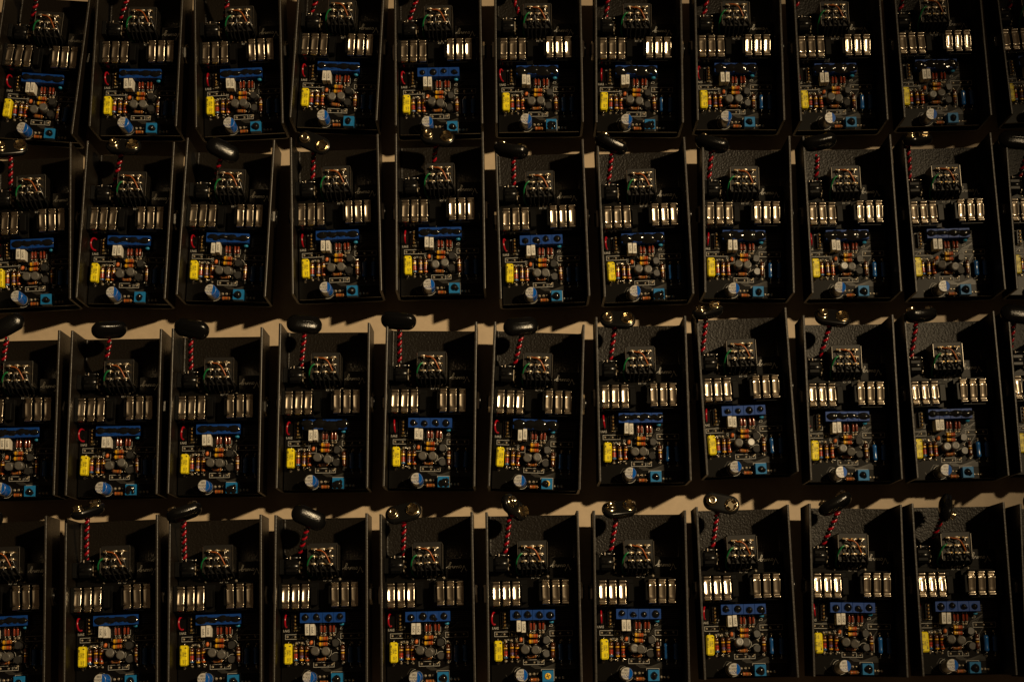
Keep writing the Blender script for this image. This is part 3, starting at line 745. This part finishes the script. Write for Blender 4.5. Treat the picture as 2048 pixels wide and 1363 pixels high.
def put(name, me, par, loc=(0, 0, 0), rot=(0, 0, 0)):
    o = bpy.data.objects.new(name, me); COL.objects.link(o); o.parent = par
    o.location = (loc[0] * MM, loc[1] * MM, loc[2] * MM)
    if rot != (0, 0, 0): o.rotation_euler = rot
    return o

for (row, c), (px, py, ang, clip) in POSE.items():
    rnd = random.Random(row * 50 + c)
    py += {1: -1.5, 2: 0.9}.get(row, 0)
    J = lambda a: rnd.uniform(-a, a)
    root = bpy.data.objects.new('effects_pedal', None); COL.objects.link(root)
    root.empty_display_size = 0.01
    root.location = (px * MM, py * MM, 0); root.rotation_euler = (0, 0, ang)
    root['category'] = 'pedal'; root['group'] = 'open pedal cases laid out in rows'
    if clip: words = CLIP[row, c][3]
    elif (row, c) in DOTSET: words = 'four dots of black sealant'
    else: words = 'black sealant smeared over blue trimmers'
    root['label'] = f'black open pedal case, {ROW[row]}, {ORD[c]} from left, {words}'
    F = FLOOR_Z
    put('chassis', ME['chassis'], root, (0, 0, F))
    for kx, ky in ((-13, -30), (13, -30)): put('knob', ME['knob'], root, (kx, ky, F))
    # --- circuit board and what is soldered to it
    bd = put('circuit_board', ME['board'], root, (0, 0, F))
    put('solder_joints', ME['joints'], bd)['kind'] = 'stuff'
    put('film_capacitor', ME['film'], bd, (-21.3 + J(.2), -30.9 + J(.25), BZ), (0, 0, J(.03) + (math.pi if (row, c) in ((4, 9), (4, 10)) else 0)))
    lean = J(.05)
    for i, x in enumerate((-9.3, -6.4)): put('box_capacitor', ME['boxcap'], bd, (x + J(.1), -16.9 + J(.2), BZ), (J(.03), lean + J(.02), J(.03)))
    put('electrolytic_capacitor', ME['elec'], bd, (-8.0 + J(.3), -45.2 + J(.3), BZ), LEAN.get((row, c), (J(.05), J(.05), J(.12))))
    tr_ = [put('trimmer', ME['trim'], bd, (-10.75 + 6.75 * i, -10.1, BZ)) for i in range(4)]
    if (row, c) in DOTSET:
        dd = rnd.choice(DOTS)
        for i in range(4): put('sealant', dd[(i + c) % 4], bd, (-10.75 + 6.75 * i, -10.1, BZ + 7.0))
    else:
        put('sealant', rnd.choice(FULL if (row, c) in FULLSET else SMEAR), bd, (-0.6, -10.1, BZ + 7.0))
    bare = (row, c) == (4, 6)
    put('cyan_trimmer', ME['ctrimy'] if bare or (row, c) == (3, 6) else ME['ctrim'], bd, (7.9, -46.1, BZ))
    if not bare:
        put('sealant', rnd.choice(CWIDE) if (row, c) in ((3, 4), (3, 5), (3, 2), (3, 3), (1, 6), (1, 7), (2, 7)) else rnd.choice(CDOT), bd, ((7.2 if (row, c) == (3, 6) else 7.9) + J(.4), -46.1 + J(.4), BZ + 5.0))
    for i, x in enumerate((-1.8, .2, 3.6, 5.7)): put('diode', ME['diode'], bd, (x, -16.6 + J(.15), BZ + 1.9), (0, 0, J(.05)))
    for k, x in (('r1', -17.1), ('r2', -13.4), ('r3', -10.1), ('r4', 11.0)):
        put('resistor', ME[k], bd, (x + J(.15), -31.1 + J(.2), BZ + 2.2), (rnd.uniform(0, 6), 0, -math.pi / 2 + J(.04)))
    put('resistor', ME['h1'], bd, (-.3, -22.4, BZ + 2.6), (rnd.uniform(0, 1), 0, J(.05)))
    put('resistor', ME['h1'], bd, (-.5, -25.7, BZ + 2.6), (rnd.uniform(0, 1), 0, J(.05)))
    put('resistor', ME['h3'], bd, (-1.6, -34.4, BZ + 2.2), (0, 0, J(.12)))
    put('resistor', ME['h4'], bd, (-.1, -48.1, BZ + 2.1), (0, 0, J(.04)))
    put('axial_capacitor', ME['bfilm'], bd, (16.0 + J(.2), -32.1, BZ + 2.6), (0, 0, math.pi / 2 + J(.04)))
    put('axial_capacitor', ME['bfilm'], bd, (21.5 + J(.2), -32.1, BZ + 2.6), (0, 0, math.pi / 2 + J(.04)))
    lx, ly = J(.13), J(.16)
    put('transistor', ME['tr'], bd, (-4.6 + J(.2), -30.4 + J(.2), BZ), (ly + J(.08), lx + J(.06), J(2)))
    put('transistor', ME['tr'], bd, (1.0 + J(.2), -30.5 + J(.2), BZ), (ly + J(.08), lx + J(.06), J(2)))
    put('small_transistor', ME['to92'], bd, (6.7, -25.2 + J(.2), BZ), (J(.15), J(.1), R(-90) + J(.2)))
    put('small_transistor', ME['to92'], bd, (6.7, -33.4 + J(.2), BZ), (J(.15), J(.1), R(90) + J(.2)))
    put('ceramic_capacitor', ME['orange'], bd, (-7.9, -24.6 + J(.2), BZ), (0, 0, R(70) + J(.3)))
    put('ceramic_capacitor', ME['c7'], bd, (10.6, -14.2 + J(.2), BZ), (J(.1), 0, J(.15)))
    put('pin_header', ME['header'], bd, (-17.4, -12.6, BZ))
    put('wire_loop', RED_LOOP, bd, (-23.6, -11.6, BZ), (0, J(.25), J(.12)))
    # --- jacks
    for s in (-1, 1):
        jk = put('jack', ME['jack'], root, (s * 14.8, 2.6 if s < 0 else 3.2, F + BZ), (0, 0, 0 if s > 0 else math.pi))
        for i, x in enumerate((-4.6 - .0, 1.3, 7.3) if s < 0 else (-7.3, -1.3, 4.6)):
            put('contact', ME['contact'], jk, ((x if s > 0 else x) * (1), 0.0, 12.0), (J(.012), J(.02), J(.01)))
        put('bushing_nut', ME['bush'], jk, (13.2, 0, 7.0), (rnd.uniform(0, 1), 0, 0))
    # --- power socket
    pw = put('power_jack', ME['power'], root, (-20.2, 20.4, F + BZ))
    put('terminal', ME['pterm'], pw)
    put('rectifier', ME['pdiode'], pw, (1.6, 5.3, 5.2), (0, 0, J(.05)))
    # --- footswitch
    fs = put('footswitch', ME['switch'], root, (0, 25.4, F))
    for i in range(9): put('lug', LUGS[(i * 4 + c) % 9], fs, (-5 + 5 * (i % 3), 5.0 - 4.5 * (i // 3), 18.6), (0, 0, J(.06)))
    put('orange_wire', ORANGE_W, fs, (J(.3), J(.3), 0)); put('green_wire', GREEN_W, fs, (0, 0, 0), (0, J(.04), J(.03))); put('bare_link', LINK_W, fs)
    for bw in BLACK_W: put('black_wire', bw, fs, (J(.2), J(.1), 0))
    # --- battery clip on its twisted lead
    if clip: cx, cy = clip; tz, ta, tb_, _ = CLIP[row, c]
    else: cx, cy, tz, ta, tb_ = -12 + J(3), 50 + J(2), J(20), rnd.choice((0, 170, 100)), 0
    cz = 28.0
    ck = put('battery_clip', ME['clip'], root, (cx, cy, F + cz), (0, 0, 0))
    ck.rotation_euler = (Matrix.Rotation(R(tz), 4, 'Z') @ Matrix.Rotation(R(tb_), 4, 'Y') @ Matrix.Rotation(R(ta), 4, 'X')).to_euler()
    put('stud_snap', ME['smale'], ck, (-6.0, 0, -2.2)); put('socket_snap', ME['sfem'], ck, (6.0, 0, -2.2))
    la, lb = LEAD.get((row, c), ((-15, 27), (-12, 44)))
    if row == 1: k_ = (cy - 4 - la[1]) / max(4, lb[1] - la[1]); k_ = min(k_, 6); lb = (max(cx - 7, min(cx + 7, la[0] + (lb[0] - la[0]) * k_)), cy - 4)
    d_ = Vector((lb[0] - la[0], lb[1] - la[1])).normalized()
    p0 = (la[0] - d_.x * 2, la[1] - d_.y * 2, 10.0); p1 = (lb[0] + d_.x * 1.5, lb[1] + d_.y * 1.5, cz - 1.5); sag = rnd.uniform(.5, 2.0); ph = rnd.uniform(0, 6)
    put('red_lead', twist(p0, p1, 'red', ph, sag), root, (0, 0, F)); put('black_lead', twist(p0, p1, 'blk', ph + math.pi, sag), root, (0, 0, F))
